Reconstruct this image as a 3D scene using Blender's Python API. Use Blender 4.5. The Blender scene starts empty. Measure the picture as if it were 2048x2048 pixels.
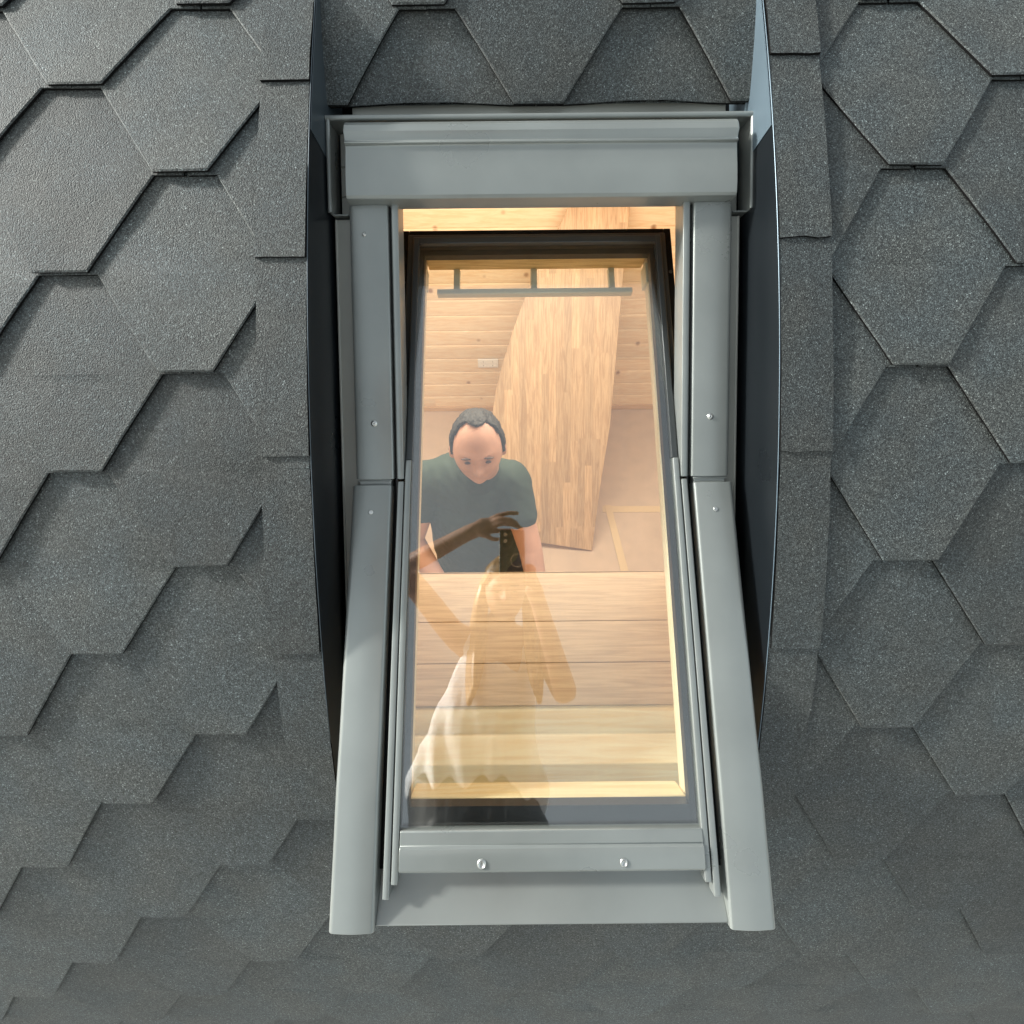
import bpy, bmesh, math, random
from mathutils import Vector, Matrix, noise
random.seed(7)
R_ = math.radians
S = bpy.context.scene
COL = S.collection

# ------------------------------------------------------------------ frames
# roof coordinates (L): origin at the photographer's lens, X right, Y up the roof, Z out of the roof
PITCH = R_(45); SP, CP = math.sin(PITCH), math.cos(PITCH); CAMH = 2.8
ML = Matrix(((1, 0, 0, 0), (0, SP, -CP, 0), (0, CP, SP, CAMH), (0, 0, 0, 1)))
ROLL = 0.0097
c_, s_ = math.cos(ROLL), math.sin(ROLL)
OW = Vector((0.0475, -0.0756, -0.81))                # pivot axis of the window
TH = R_(12.14); PH = R_(3.2)
def frame(x, y, z, o):
    m = Matrix.Identity(4)
    for i, v in enumerate((x, y, z, o)):
        m[0][i], m[1][i], m[2][i] = v[0], v[1], v[2]
    return m
MF = frame((1,0,0), (0, math.cos(PH), math.sin(PH)), (0, -math.sin(PH), math.cos(PH)), OW)   # fixed frame plane
MS = frame((1,0,0), (0, math.cos(TH), -math.sin(TH)), (0, math.sin(TH), math.cos(TH)), OW)   # tilted sash plane
def L2W(x, y, z): return ML @ Vector((x, y, z))

# ------------------------------------------------------------------ camera
cam = bpy.data.cameras.new('camera'); co = bpy.data.objects.new('camera', cam); COL.objects.link(co)
cam.sensor_width = 36; cam.lens = 18.0; cam.shift_y = (860 - 1024) / 2048.0
cam.clip_start = 0.01; cam.clip_end = 200
co.matrix_world = ML @ frame((c_, -s_, 0), (s_, c_, 0), (0, 0, 1), (0, 0, 0))
S.camera = co

# ------------------------------------------------------------------ world, sun, exposure
SUN_L = Vector((-0.87, 0.44, 0.23)).normalized()
SUN_W = (ML.to_3x3() @ SUN_L).normalized()
elev = math.asin(SUN_W.z); azim = math.atan2(SUN_W.x, SUN_W.y)
w = bpy.data.worlds.new('World'); S.world = w; w.use_nodes = True
nt = w.node_tree
sky = nt.nodes.new('ShaderNodeTexSky'); sky.sky_type = 'NISHITA'; sky.sun_disc = False
sky.sun_elevation = elev; sky.sun_rotation = azim; sky.air_density = 1.0; sky.dust_density = 2.5; sky.ozone_density = 0.6
bg = nt.nodes['Background']; bg.inputs['Strength'].default_value = 0.15
hs = nt.nodes.new('ShaderNodeHueSaturation'); hs.inputs['Saturation'].default_value = 0.30   # hazy, milky sky
nt.links.new(sky.outputs[0], hs.inputs['Color']); 
wb = nt.nodes.new('ShaderNodeVectorMath'); wb.operation = 'MULTIPLY'; wb.inputs[1].default_value = (0.955, 1.0, 0.965)   # the photograph's slightly green white balance
nt.links.new(hs.outputs[0], wb.inputs[0]); nt.links.new(wb.outputs[0], bg.inputs[0])
sun = bpy.data.lights.new('sun', 'SUN'); sun.energy = 2.7; sun.angle = R_(5); sun.color = (1, 0.985, 0.93)
so = bpy.data.objects.new('sun', sun); COL.objects.link(so)
so.rotation_euler = SUN_W.to_track_quat('Z', 'Y').to_euler()
S.view_settings.view_transform = 'Standard'; S.view_settings.look = 'None'
S.view_settings.exposure = 1.12; S.view_settings.gamma = 1

# room lamp (warm ceiling lamp of the house, out of sight beyond the window head)
def room_light():
    l = bpy.data.lights.new('ceiling_lamp_light', 'AREA'); l.energy = ROOM_W; l.shape = 'RECTANGLE'; l.size = 2.2; l.size_y = .7; l.color = (1, 0.87, 0.71)
    o = bpy.data.objects.new('ceiling_lamp_light', l); COL.objects.link(o)
    o.location = (-.1, 1.62, 2.38)
    return o
ROOM_W = 33

# ------------------------------------------------------------------ materials
def mat(name):
    m = bpy.data.materials.new(name); m.use_nodes = True
    n = m.node_tree.nodes; b = n['Principled BSDF']
    return m, n, m.node_tree.links, b
def simple(name, col, rough=.5, metal=0, spec=.5, bump=0, bscale=200, var=0, wave=0):
    m, n, l, b = mat(name)
    b.inputs['Base Color'].default_value = (*col, 1); b.inputs['Roughness'].default_value = rough
    b.inputs['Metallic'].default_value = metal; b.inputs['Specular IOR Level'].default_value = spec
    tc = n.new('ShaderNodeTexCoord')
    if var:
        nz = n.new('ShaderNodeTexNoise'); nz.inputs['Scale'].default_value = 9; nz.inputs['Detail'].default_value = 6
        l.new(tc.outputs['Object'], nz.inputs['Vector'])
        mp = n.new('ShaderNodeMapRange'); mp.inputs['To Min'].default_value = 1-var; mp.inputs['To Max'].default_value = 1+var
        mp.inputs['From Min'].default_value = .3; mp.inputs['From Max'].default_value = .7
        l.new(nz.outputs[0], mp.inputs['Value'])
        mx = n.new('ShaderNodeVectorMath'); mx.operation = 'SCALE'; mx.inputs[0].default_value = col
        l.new(mp.outputs[0], mx.inputs['Scale']); l.new(mx.outputs[0], b.inputs['Base Color'])
        mr = n.new('ShaderNodeMapRange'); mr.inputs['To Min'].default_value = max(rough-.08, .03); mr.inputs['To Max'].default_value = rough+.1
        l.new(nz.outputs[0], mr.inputs['Value']); l.new(mr.outputs[0], b.inputs['Roughness'])
    if bump:
        nb = n.new('ShaderNodeTexNoise'); nb.inputs['Scale'].default_value = bscale; nb.inputs['Detail'].default_value = 3
        l.new(tc.outputs['Object'], nb.inputs['Vector'])
        bp = n.new('ShaderNodeBump'); bp.inputs['Strength'].default_value = bump; bp.inputs['Distance'].default_value = .002
        l.new(nb.outputs[0], bp.inputs['Height']); l.new(bp.outputs[0], b.inputs['Normal'])
        if wave:                              # rolled sheet is never quite flat
            nw = n.new('ShaderNodeTexNoise'); nw.inputs['Scale'].default_value = 6; nw.inputs['Detail'].default_value = 1; l.new(tc.outputs['Object'], nw.inputs['Vector'])
            bw = n.new('ShaderNodeBump'); bw.inputs['Strength'].default_value = wave; bw.inputs['Distance'].default_value = .03
            l.new(nw.outputs[0], bw.inputs['Height']); l.new(bw.outputs[0], bp.inputs['Normal'])
    return m

def shingle_mat(name, base=.054, tint=(.97, 1.0, 1.0)):
    m, n, l, b = mat(name)
    tc = n.new('ShaderNodeTexCoord')
    # granules: each cell is a crushed stone grain with its own grey
    vo = n.new('ShaderNodeTexVoronoi'); vo.inputs['Scale'].default_value = 720; l.new(tc.outputs['Object'], vo.inputs['Vector'])
    sep = n.new('ShaderNodeSeparateColor'); l.new(vo.outputs['Color'], sep.inputs[0])
    cr = n.new('ShaderNodeValToRGB'); e = cr.color_ramp.elements
    e[0].position = 0; e[0].color = (.30, .30, .30, 1); e[1].position = .62; e[1].color = (1.0, 1.0, 1.0, 1)
    a = e.new(.94); a.color = (1.75, 1.75, 1.75, 1); a = e.new(.986); a.color = (2.6, 2.6, 2.6, 1)
    a = e.new(.996); a.color = (4.2, 4.2, 4.2, 1)
    l.new(sep.outputs[0], cr.inputs[0])
    vf = n.new('ShaderNodeTexNoise'); vf.inputs['Scale'].default_value = 300; vf.inputs['Detail'].default_value = 2; l.new(tc.outputs['Object'], vf.inputs['Vector'])
    mf = n.new('ShaderNodeMapRange'); mf.inputs['From Min'].default_value = .3; mf.inputs['From Max'].default_value = .7
    mf.inputs['To Min'].default_value = .68; mf.inputs['To Max'].default_value = 1.32; l.new(vf.outputs[0], mf.inputs['Value'])
    # broad stains and the tone of each tab
    nz = n.new('ShaderNodeTexNoise'); nz.inputs['Scale'].default_value = 7; nz.inputs['Detail'].default_value = 5; nz.inputs['Roughness'].default_value = .6
    l.new(tc.outputs['Object'], nz.inputs['Vector'])
    mn = n.new('ShaderNodeMapRange'); mn.inputs['From Min'].default_value = .3; mn.inputs['From Max'].default_value = .7
    mn.inputs['To Min'].default_value = .9; mn.inputs['To Max'].default_value = 1.1; l.new(nz.outputs[0], mn.inputs['Value'])
    at = n.new('ShaderNodeAttribute'); at.attribute_name = 'tone'
    m1 = n.new('ShaderNodeMath'); m1.operation = 'MULTIPLY'; l.new(mn.outputs[0], m1.inputs[0]); l.new(at.outputs['Fac'], m1.inputs[1])
    m2 = n.new('ShaderNodeMath'); m2.operation = 'MULTIPLY'; l.new(m1.outputs[0], m2.inputs[0]); l.new(mf.outputs[0], m2.inputs[1])
    m3 = n.new('ShaderNodeMath'); m3.operation = 'MULTIPLY'; l.new(m2.outputs[0], m3.inputs[0]); m3.inputs[1].default_value = base
    sc = n.new('ShaderNodeVectorMath'); sc.operation = 'SCALE'; l.new(cr.outputs[0], sc.inputs[0]); l.new(m3.outputs[0], sc.inputs['Scale'])
    # faint hue drift between blue grey and brown grey
    n2 = n.new('ShaderNodeTexNoise'); n2.inputs['Scale'].default_value = 11; n2.inputs['Detail'].default_value = 3; l.new(tc.outputs['Object'], n2.inputs['Vector'])
    hc = n.new('ShaderNodeValToRGB'); hc.color_ramp.elements[0].position = .38; hc.color_ramp.elements[0].color = (.91, 1.0, .95, 1)
    hc.color_ramp.elements[1].position = .62; hc.color_ramp.elements[1].color = (.86*tint[0], 1.0, 1.02, 1); l.new(n2.outputs[0], hc.inputs[0])
    mm = n.new('ShaderNodeVectorMath'); mm.operation = 'MULTIPLY'; l.new(sc.outputs[0], mm.inputs[0]); l.new(hc.outputs[0], mm.inputs[1])
    l.new(mm.outputs[0], b.inputs['Base Color'])
    b.inputs['Roughness'].default_value = .72; b.inputs['Specular IOR Level'].default_value = .5
    bp = n.new('ShaderNodeBump'); bp.inputs['Strength'].default_value = .55; bp.inputs['Distance'].default_value = .0012
    vd = n.new('ShaderNodeTexVoronoi'); vd.inputs['Scale'].default_value = 520; l.new(tc.outputs['Object'], vd.inputs['Vector'])
    iv = n.new('ShaderNodeMath'); iv.operation = 'SUBTRACT'; iv.inputs[0].default_value = 1; l.new(vd.outputs['Distance'], iv.inputs[1])
    bl = n.new('ShaderNodeBump'); bl.inputs['Strength'].default_value = .2; bl.inputs['Distance'].default_value = .006
    nl = n.new('ShaderNodeTexNoise'); nl.inputs['Scale'].default_value = 16; nl.inputs['Detail'].default_value = 3; l.new(tc.outputs['Object'], nl.inputs['Vector'])
    l.new(nl.outputs[0], bl.inputs['Height']); l.new(iv.outputs[0], bp.inputs['Height']); l.new(bl.outputs[0], bp.inputs['Normal'])
    l.new(bp.outputs[0], b.inputs['Normal'])
    return m

def wood(name, c1, c2, stretch=(1, 12, 12), scale=6, rough=.5, plank=None, plankvar=.15, knots=0, dist=1.5, groove=None):
    """grain runs along the axis with the smallest stretch; plank=(axis, width) gives every strip its own tone"""
    m, n, l, b = mat(name)
    tc = n.new('ShaderNodeTexCoord'); mp = n.new('ShaderNodeMapping'); l.new(tc.outputs['Object'], mp.inputs['Vector'])
    mp.inputs['Scale'].default_value = stretch
    vec = mp.outputs[0]; tone = None
    sx = n.new('ShaderNodeSeparateXYZ'); l.new(tc.outputs['Object'], sx.inputs[0])
    if plank:
        ax, wd, ln, lax = plank
        dv = n.new('ShaderNodeMath'); dv.operation = 'DIVIDE'; l.new(sx.outputs[ax], dv.inputs[0]); dv.inputs[1].default_value = wd
        fl = n.new('ShaderNodeMath'); fl.operation = 'FLOOR'; l.new(dv.outputs[0], fl.inputs[0])
        wn = n.new('ShaderNodeTexWhiteNoise'); wn.noise_dimensions = '1D'; l.new(fl.outputs[0], wn.inputs['W'])
        d2 = n.new('ShaderNodeMath'); d2.operation = 'DIVIDE'; l.new(sx.outputs[lax], d2.inputs[0]); d2.inputs[1].default_value = ln
        ad = n.new('ShaderNodeMath'); ad.operation = 'MULTIPLY_ADD'; l.new(wn.outputs['Value'], ad.inputs[0]); ad.inputs[1].default_value = 7.3; l.new(d2.outputs[0], ad.inputs[2])
        f2 = n.new('ShaderNodeMath'); f2.operation = 'FLOOR'; l.new(ad.outputs[0], f2.inputs[0])
        cb = n.new('ShaderNodeCombineXYZ'); l.new(fl.outputs[0], cb.inputs[0]); l.new(f2.outputs[0], cb.inputs[1])
        w2 = n.new('ShaderNodeTexWhiteNoise'); w2.noise_dimensions = '3D'; l.new(cb.outputs[0], w2.inputs['Vector'])
        off = n.new('ShaderNodeVectorMath'); off.operation = 'MULTIPLY_ADD'; l.new(w2.outputs['Color'], off.inputs[0]); off.inputs[1].default_value = (9, 9, 9); l.new(vec, off.inputs[2])
        vec = off.outputs[0]
        tone = n.new('ShaderNodeMapRange'); tone.inputs['To Min'].default_value = 1-plankvar; tone.inputs['To Max'].default_value = 1+plankvar; l.new(w2.outputs['Value'], tone.inputs['Value'])
    nz = n.new('ShaderNodeTexNoise'); nz.inputs['Scale'].default_value = scale; nz.inputs['Detail'].default_value = 8; nz.inputs['Roughness'].default_value = .62
    nz.inputs['Distortion'].default_value = dist; l.new(vec, nz.inputs['Vector'])
    n3 = n.new('ShaderNodeTexNoise'); n3.inputs['Scale'].default_value = scale*.3; n3.inputs['Detail'].default_value = 2; l.new(vec, n3.inputs['Vector'])
    wv = n.new('ShaderNodeMath'); wv.operation = 'MULTIPLY'; l.new(n3.outputs[0], wv.inputs[0]); wv.inputs[1].default_value = 46
    sn = n.new('ShaderNodeMath'); sn.operation = 'SINE'; l.new(wv.outputs[0], sn.inputs[0])
    sa = n.new('ShaderNodeMath'); sa.operation = 'MULTIPLY_ADD'; l.new(sn.outputs[0], sa.inputs[0]); sa.inputs[1].default_value = .07; l.new(nz.outputs[0], sa.inputs[2])
    cr = n.new('ShaderNodeValToRGB'); cr.color_ramp.elements[0].position = .36; cr.color_ramp.elements[0].color = (*c1, 1)
    cr.color_ramp.elements[1].position = .62; cr.color_ramp.elements[1].color = (*c2, 1); l.new(sa.outputs[0], cr.inputs[0])
    out = cr.outputs[0]
    if tone:
        s2 = n.new('ShaderNodeVectorMath'); s2.operation = 'SCALE'; l.new(out, s2.inputs[0]); l.new(tone.outputs[0], s2.inputs['Scale']); out = s2.outputs[0]
    if knots:
        vk = n.new('ShaderNodeTexVoronoi'); vk.inputs['Scale'].default_value = knots; vk.feature = 'F1'
        l.new(tc.outputs['Object'], vk.inputs['Vector'])
        kr = n.new('ShaderNodeValToRGB'); kr.color_ramp.elements[0].position = .05; kr.color_ramp.elements[0].color = (.42, .3, .22, 1)
        kr.color_ramp.elements[1].position = .13; kr.color_ramp.elements[1].color = (1, 1, 1, 1); l.new(vk.outputs['Distance'], kr.inputs[0])
        km = n.new('ShaderNodeVectorMath'); km.operation = 'MULTIPLY'; l.new(out, km.inputs[0]); l.new(kr.outputs[0], km.inputs[1]); out = km.outputs[0]
    l.new(out, b.inputs['Base Color']); b.inputs['Roughness'].default_value = rough
    bp = n.new('ShaderNodeBump'); bp.inputs['Strength'].default_value = .12; bp.inputs['Distance'].default_value = .001
    l.new(nz.outputs[0], bp.inputs['Height']); l.new(bp.outputs[0], b.inputs['Normal'])
    return m

M = {}
M['shingle'] = shingle_mat('grey granule shingle')
M['shingle_edge'] = simple('cut bitumen edge', (.006, .006, .006), .9, spec=.1)
M['metal'] = simple('light grey coated aluminium', (.245, .262, .252), .29, .38, .5, .03, 25, .07)
M['flashing'] = simple('dull grey flashing', (.31, .315, .285), .38, .3, .5, .05, 40, .06)
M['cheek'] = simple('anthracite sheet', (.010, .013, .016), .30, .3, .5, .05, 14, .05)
M['cheek_half_lit'] = simple('half lit cheek sheet', (.07, .09, .105), .34, .4, .6, .05, 25, .06)  # dimmer copy for the cheek side turned from the light
M['cheek_lit'] = simple('brightly lit cheek sheet', (.14, .19, .23), .34, .4, .6, .05, 25, .06)  # light put into the colour of the upper cheek and rim
M['black'] = simple('black plastic', (.004, .0045, .005), .45, 0, .15, .02, 50)
M['gasket'] = simple('black rubber gasket', (.005, .005, .006), .45)
M['darkprofile'] = simple('dark grey glazing profile', (.05, .055, .056), .3, .3)
M['screw'] = simple('bright zinc screw', (.55, .56, .54), .28, .9)
M['pine'] = wood('clear pine', (.88, .66, .34), (.95, .80, .50), (1, 14, 14), 5, .45)
M['pine_up'] = wood('pine jamb', (.74, .44, .19), (.86, .58, .29), (14, 1, 14), 5, .45)
M['cream_pine'] = wood('lacquered pale pine', (.80, .66, .42), (.90, .78, .55), (14, 1, 14), 5, .4)
M['rail'] = wood('varnished ash rail', (.62, .40, .14), (.86, .62, .28), (1, 9, 9), 9, .4)
M['board'] = wood('spruce board', (.88, .66, .42), (.95, .78, .55), (1, 8, 8), 5, .55, plank=(2, .122, 2.4, 0), plankvar=.07, knots=5.5)
M['laminate'] = wood('oak laminate', (.47, .315, .17), (.62, .44, .25), (1, 20, 20), 6, .4, dist=1.2)
M['slab'] = wood('glued oak strips', (.45, .285, .155), (.62, .43, .255), (16, 1, 16), 5, .42, plank=(0, .044, .55, 1), plankvar=.15, knots=0)
M['lining'] = wood('pine lining', (.62, .40, .20), (.75, .51, .29), (1, 10, 10), 4, .5)
M['floor'] = simple('pinkish underlay', (.62, .475, .36), .75, bump=.1, bscale=90, var=.06)
M['bounce_ground'] = simple('pale concrete paving', (.55, .54, .51), .8, bump=.2, bscale=20, var=.1)
M['tape'] = simple('cream tape', (.72, .55, .34), .5)
M['plaster'] = simple('warm white ceiling', (.72, .60, .45), .8)
M['white'] = simple('cream plastic', (.93, .91, .87), .4)
M['dark'] = simple('socket hole', (.06, .05, .04), .6)
M['handle'] = simple('olive grey anodised bar', (.62, .59, .44), .4, .15)
M['skin_m'] = simple('skin of the man', (.64, .38, .29), .5, bump=.3, bscale=120, var=.12)
M['skin_w'] = simple('skin of the woman', (.50, .27, .185), .5, bump=.1, bscale=150, var=.05)
M['hair_m'] = simple('short dark hair', (.035, .032, .03), .6, bump=.9, bscale=260)
M['beard'] = simple('short greying beard', (.19, .115, .085), .8, bump=.9, bscale=300)
M['brow'] = simple('brown eyes and brows', (.09, .05, .035), .6)
M['tee'] = simple('dark green cotton', (.034, .054, .041), .85, bump=.3, bscale=300, var=.1)
M['jeans'] = simple('dark denim', (.02, .022, .03), .85)
M['white_top'] = simple('white cotton', (.80, .80, .83), .85, bump=.3, bscale=30, var=.03)
M['phone'] = simple('black phone glass', (.006, .006, .007), .12)
M['steel'] = simple('steel ring', (.6, .6, .6), .2, 1)
M['cloth'] = simple('yellow cloth', (.55, .45, .18), .9, bump=.5, bscale=200)
def hairmat():
    m = wood('long light brown hair', (.20, .095, .03), (.46, .26, .09), (30, 30, 1), 5, .4); return m
M['hair_w'] = hairmat()
def glassmat():
    m, n, l, b = mat('window glass'); n.remove(b)
    out = n['Material Output']
    tr = n.new('ShaderNodeBsdfTransparent'); tr.inputs[0].default_value = (.955, .97, .95, 1)
    gl = n.new('ShaderNodeBsdfGlossy'); gl.inputs['Roughness'].default_value = 0.0; gl.inputs[0].default_value = (1, 1, 1, 1)
    fr = n.new('ShaderNodeFresnel'); ge = n.new('ShaderNodeNewGeometry'); mi_ = n.new('ShaderNodeMapRange'); mi_.inputs['To Min'].default_value = GLASS_IOR; mi_.inputs['To Max'].default_value = 1/GLASS_IOR; l.new(ge.outputs['Backfacing'], mi_.inputs['Value']); l.new(mi_.outputs[0], fr.inputs[0])
    mx = n.new('ShaderNodeMixShader'); l.new(fr.outputs[0], mx.inputs[0]); l.new(tr.outputs[0], mx.inputs[1]); l.new(gl.outputs[0], mx.inputs[2])
    # thin film of dust with wiped streaks, plus painted upright reflection streaks
    tc = n.new('ShaderNodeTexCoord'); mpg = n.new('ShaderNodeMapping'); mpg.inputs['Scale'].default_value = (14, 3, 3); mpg.inputs['Rotation'].default_value = (0, 0, .5)
    l.new(tc.outputs['Object'], mpg.inputs['Vector']); nz = n.new('ShaderNodeTexNoise'); nz.inputs['Scale'].default_value = 2.2; nz.inputs['Detail'].default_value = 8; l.new(mpg.outputs[0], nz.inputs['Vector'])
    sp = n.new('ShaderNodeTexVoronoi'); sp.inputs['Scale'].default_value = 90; l.new(tc.outputs['Object'], sp.inputs['Vector'])
    sr = n.new('ShaderNodeMapRange'); sr.inputs['From Min'].default_value = .06; sr.inputs['From Max'].default_value = .02; sr.inputs['To Max'].default_value = .10; l.new(sp.outputs['Distance'], sr.inputs['Value'])
    dr = n.new('ShaderNodeMapRange'); dr.inputs['From Min'].default_value = .48; dr.inputs['From Max'].default_value = .75; dr.inputs['To Max'].default_value = .008; l.new(nz.outputs[0], dr.inputs['Value'])
    da = n.new('ShaderNodeMath'); da.operation = 'ADD'; l.new(sr.outputs[0], da.inputs[0]); l.new(dr.outputs[0], da.inputs[1])
    mp3 = n.new('ShaderNodeMapping'); mp3.inputs['Scale'].default_value = (70, 1.2, 1); l.new(tc.outputs['Object'], mp3.inputs['Vector'])  # upright streaks stand in for milky reflections, mixed in as pale diffuse
    n3 = n.new('ShaderNodeTexNoise'); n3.inputs['Scale'].default_value = 2.0; n3.inputs['Detail'].default_value = 3; l.new(mp3.outputs[0], n3.inputs['Vector'])
    r3 = n.new('ShaderNodeMapRange'); r3.inputs['From Min'].default_value = .52; r3.inputs['From Max'].default_value = .72; r3.inputs['To Max'].default_value = .006; l.new(n3.outputs[0], r3.inputs['Value'])
    a3 = n.new('ShaderNodeMath'); a3.operation = 'ADD'; l.new(da.outputs[0], a3.inputs[0]); l.new(r3.outputs[0], a3.inputs[1]); da = a3
    df = n.new('ShaderNodeBsdfDiffuse'); df.inputs[0].default_value = (.7, .7, .68, 1)
    m2 = n.new('ShaderNodeMixShader'); l.new(da.outputs[0], m2.inputs[0]); l.new(mx.outputs[0], m2.inputs[1]); l.new(df.outputs[0], m2.inputs[2])
    l.new(m2.outputs[0], out.inputs[0]); return m
GLASS_IOR = 2.12
M['glass'] = glassmat()

# ------------------------------------------------------------------ mesh helpers
class MB:
    def __init__(s): s.v = []; s.f = []; s.mi = []; s.tone = []
    def add(s, vs, fs, mi=0, tone=1.0):
        o = len(s.v); s.v += [tuple(v) for v in vs]
        for f in fs: s.f.append([i+o for i in f]); s.mi.append(mi); s.tone.append(tone)
    def box(s, x0, x1, y0, y1, z0, z1, mi=0):
        vs = [(x, y, z) for z in (z0, z1) for y in (y0, y1) for x in (x0, x1)]
        s.add(vs, [(0,2,3,1), (4,5,7,6), (0,1,5,4), (2,6,7,3), (0,4,6,2), (1,3,7,5)], mi)
    def prism(s, prof, a0, a1, axis='y', mi=0, n=1, bend=None):
        """closed profile of (u, w) pairs swept along an axis; y: u=x w=z; x: u=y w=z"""
        k = len(prof); vs = []
        for i in range(n+1):
            t = a0 + (a1-a0)*i/n; dz = bend(t) if bend else 0
            for u, w_ in prof: vs.append((u, t, w_+dz) if axis == 'y' else (t, u, w_+dz))
        fs = []
        for i in range(n):
            for j in range(k):
                q = (i*k+j, i*k+(j+1) % k, (i+1)*k+(j+1) % k, (i+1)*k+j)
                fs.append(q)
        fs.append(tuple(range(k-1, -1, -1))); fs.append(tuple(n*k+j for j in range(k)))
        s.add(vs, fs, mi)
    def cyl(s, c, r, z0, z1, n=20, axis='z', mi=0):
        vs = []
        for z in (z0, z1):
            for i in range(n):
                a = 2*math.pi*i/n; u, v = r*math.cos(a), r*math.sin(a)
                vs.append((c[0]+u, c[1]+v, z) if axis == 'z' else ((z, c[0]+u, c[1]+v) if axis == 'x' else (c[0]+u, z, c[1]+v)))
        fs = [(i, (i+1) % n, n+(i+1) % n, n+i) for i in range(n)] + [tuple(range(n-1, -1, -1)), tuple(range(n, 2*n))]
        s.add(vs, fs, mi)
    def build(s, name, m, parent=None, mw=None, bevel=0, seg=2, smooth=30):
        me = bpy.data.meshes.new(name); me.from_pydata(s.v, [], s.f)
        for x in (m if isinstance(m, (list, tuple)) else [m]): me.materials.append(x)
        me.polygons.foreach_set('material_index', s.mi)
        at = me.attributes.new('tone', 'FLOAT', 'FACE'); at.data.foreach_set('value', s.tone)
        bm = bmesh.new(); bm.from_mesh(me); bmesh.ops.recalc_face_normals(bm, faces=bm.faces); bm.to_mesh(me); bm.free()
        if smooth: me.shade_smooth(); me.set_sharp_from_angle(angle=R_(smooth))
        o = bpy.data.objects.new(name, me); COL.objects.link(o)
        if mw is not None: o.matrix_basis = mw
        if parent: o.parent = parent
        if bevel:
            b = o.modifiers.new('bevel', 'BEVEL'); b.width = bevel; b.segments = seg; b.limit_method = 'ANGLE'; b.angle_limit = R_(40); b.harden_normals = False
        return o
def empty(name, mw, label, cat, group=None, kind=None):
    o = bpy.data.objects.new(name, None); COL.objects.link(o); o.matrix_basis = mw; o.empty_display_size = .1
    tag(o, label, cat, group, kind); return o
def tag(o, label=None, cat=None, group=None, kind=None):
    if label: o['label'] = label
    if cat: o['category'] = cat
    if group: o['group'] = group
    if kind: o['kind'] = kind
    return o

# ------------------------------------------------------------------ the curved shingled roof
YC, ZC, RR, ST, X0, P0, HP = .1623, -3.5701, 2.8456, .1365, -.4515, -.1663, .16667
def cyl(X, s, off=0):
    p = s/RR; r = RR+off
    return (X, YC - r*math.sin(p), ZC + r*math.cos(p))
dXl = [5, -3, -11, -10, -2, 3, 3, 6, 5, 7, 2, 3, 4]; dXr = [6, 15, 24, 27, 22, 23, 19, 15, 18, 18, 21, 20, 19]
dS = [7, -1, -4, 1, 4, 5, 7, 2, 3, -5, -2, -6, 0]
def lat(lst, k): return lst[max(0, min(len(lst)-1, k))]*.001
def row_s(k): return P0*RR + k*ST + lat(dS, k)
def node_x(k, j):
    x = X0 + j*HP
    t = max(0, min(1, (x+.45)/1.05)); return x + lat(dXl, k)*(1-t) + lat(dXr, k)*t
XL, XR = -.283, .3735                      # edges of the opening in the roof
S_TOP, S_BOT = -.505, .80
TA, TB = .039, .0415                        # half width of a tab's foot and of the notch between tabs
TH_S = .0048
def clampx(x, lo, hi): return max(lo, min(hi, x))
rng = random.Random(3)
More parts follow.
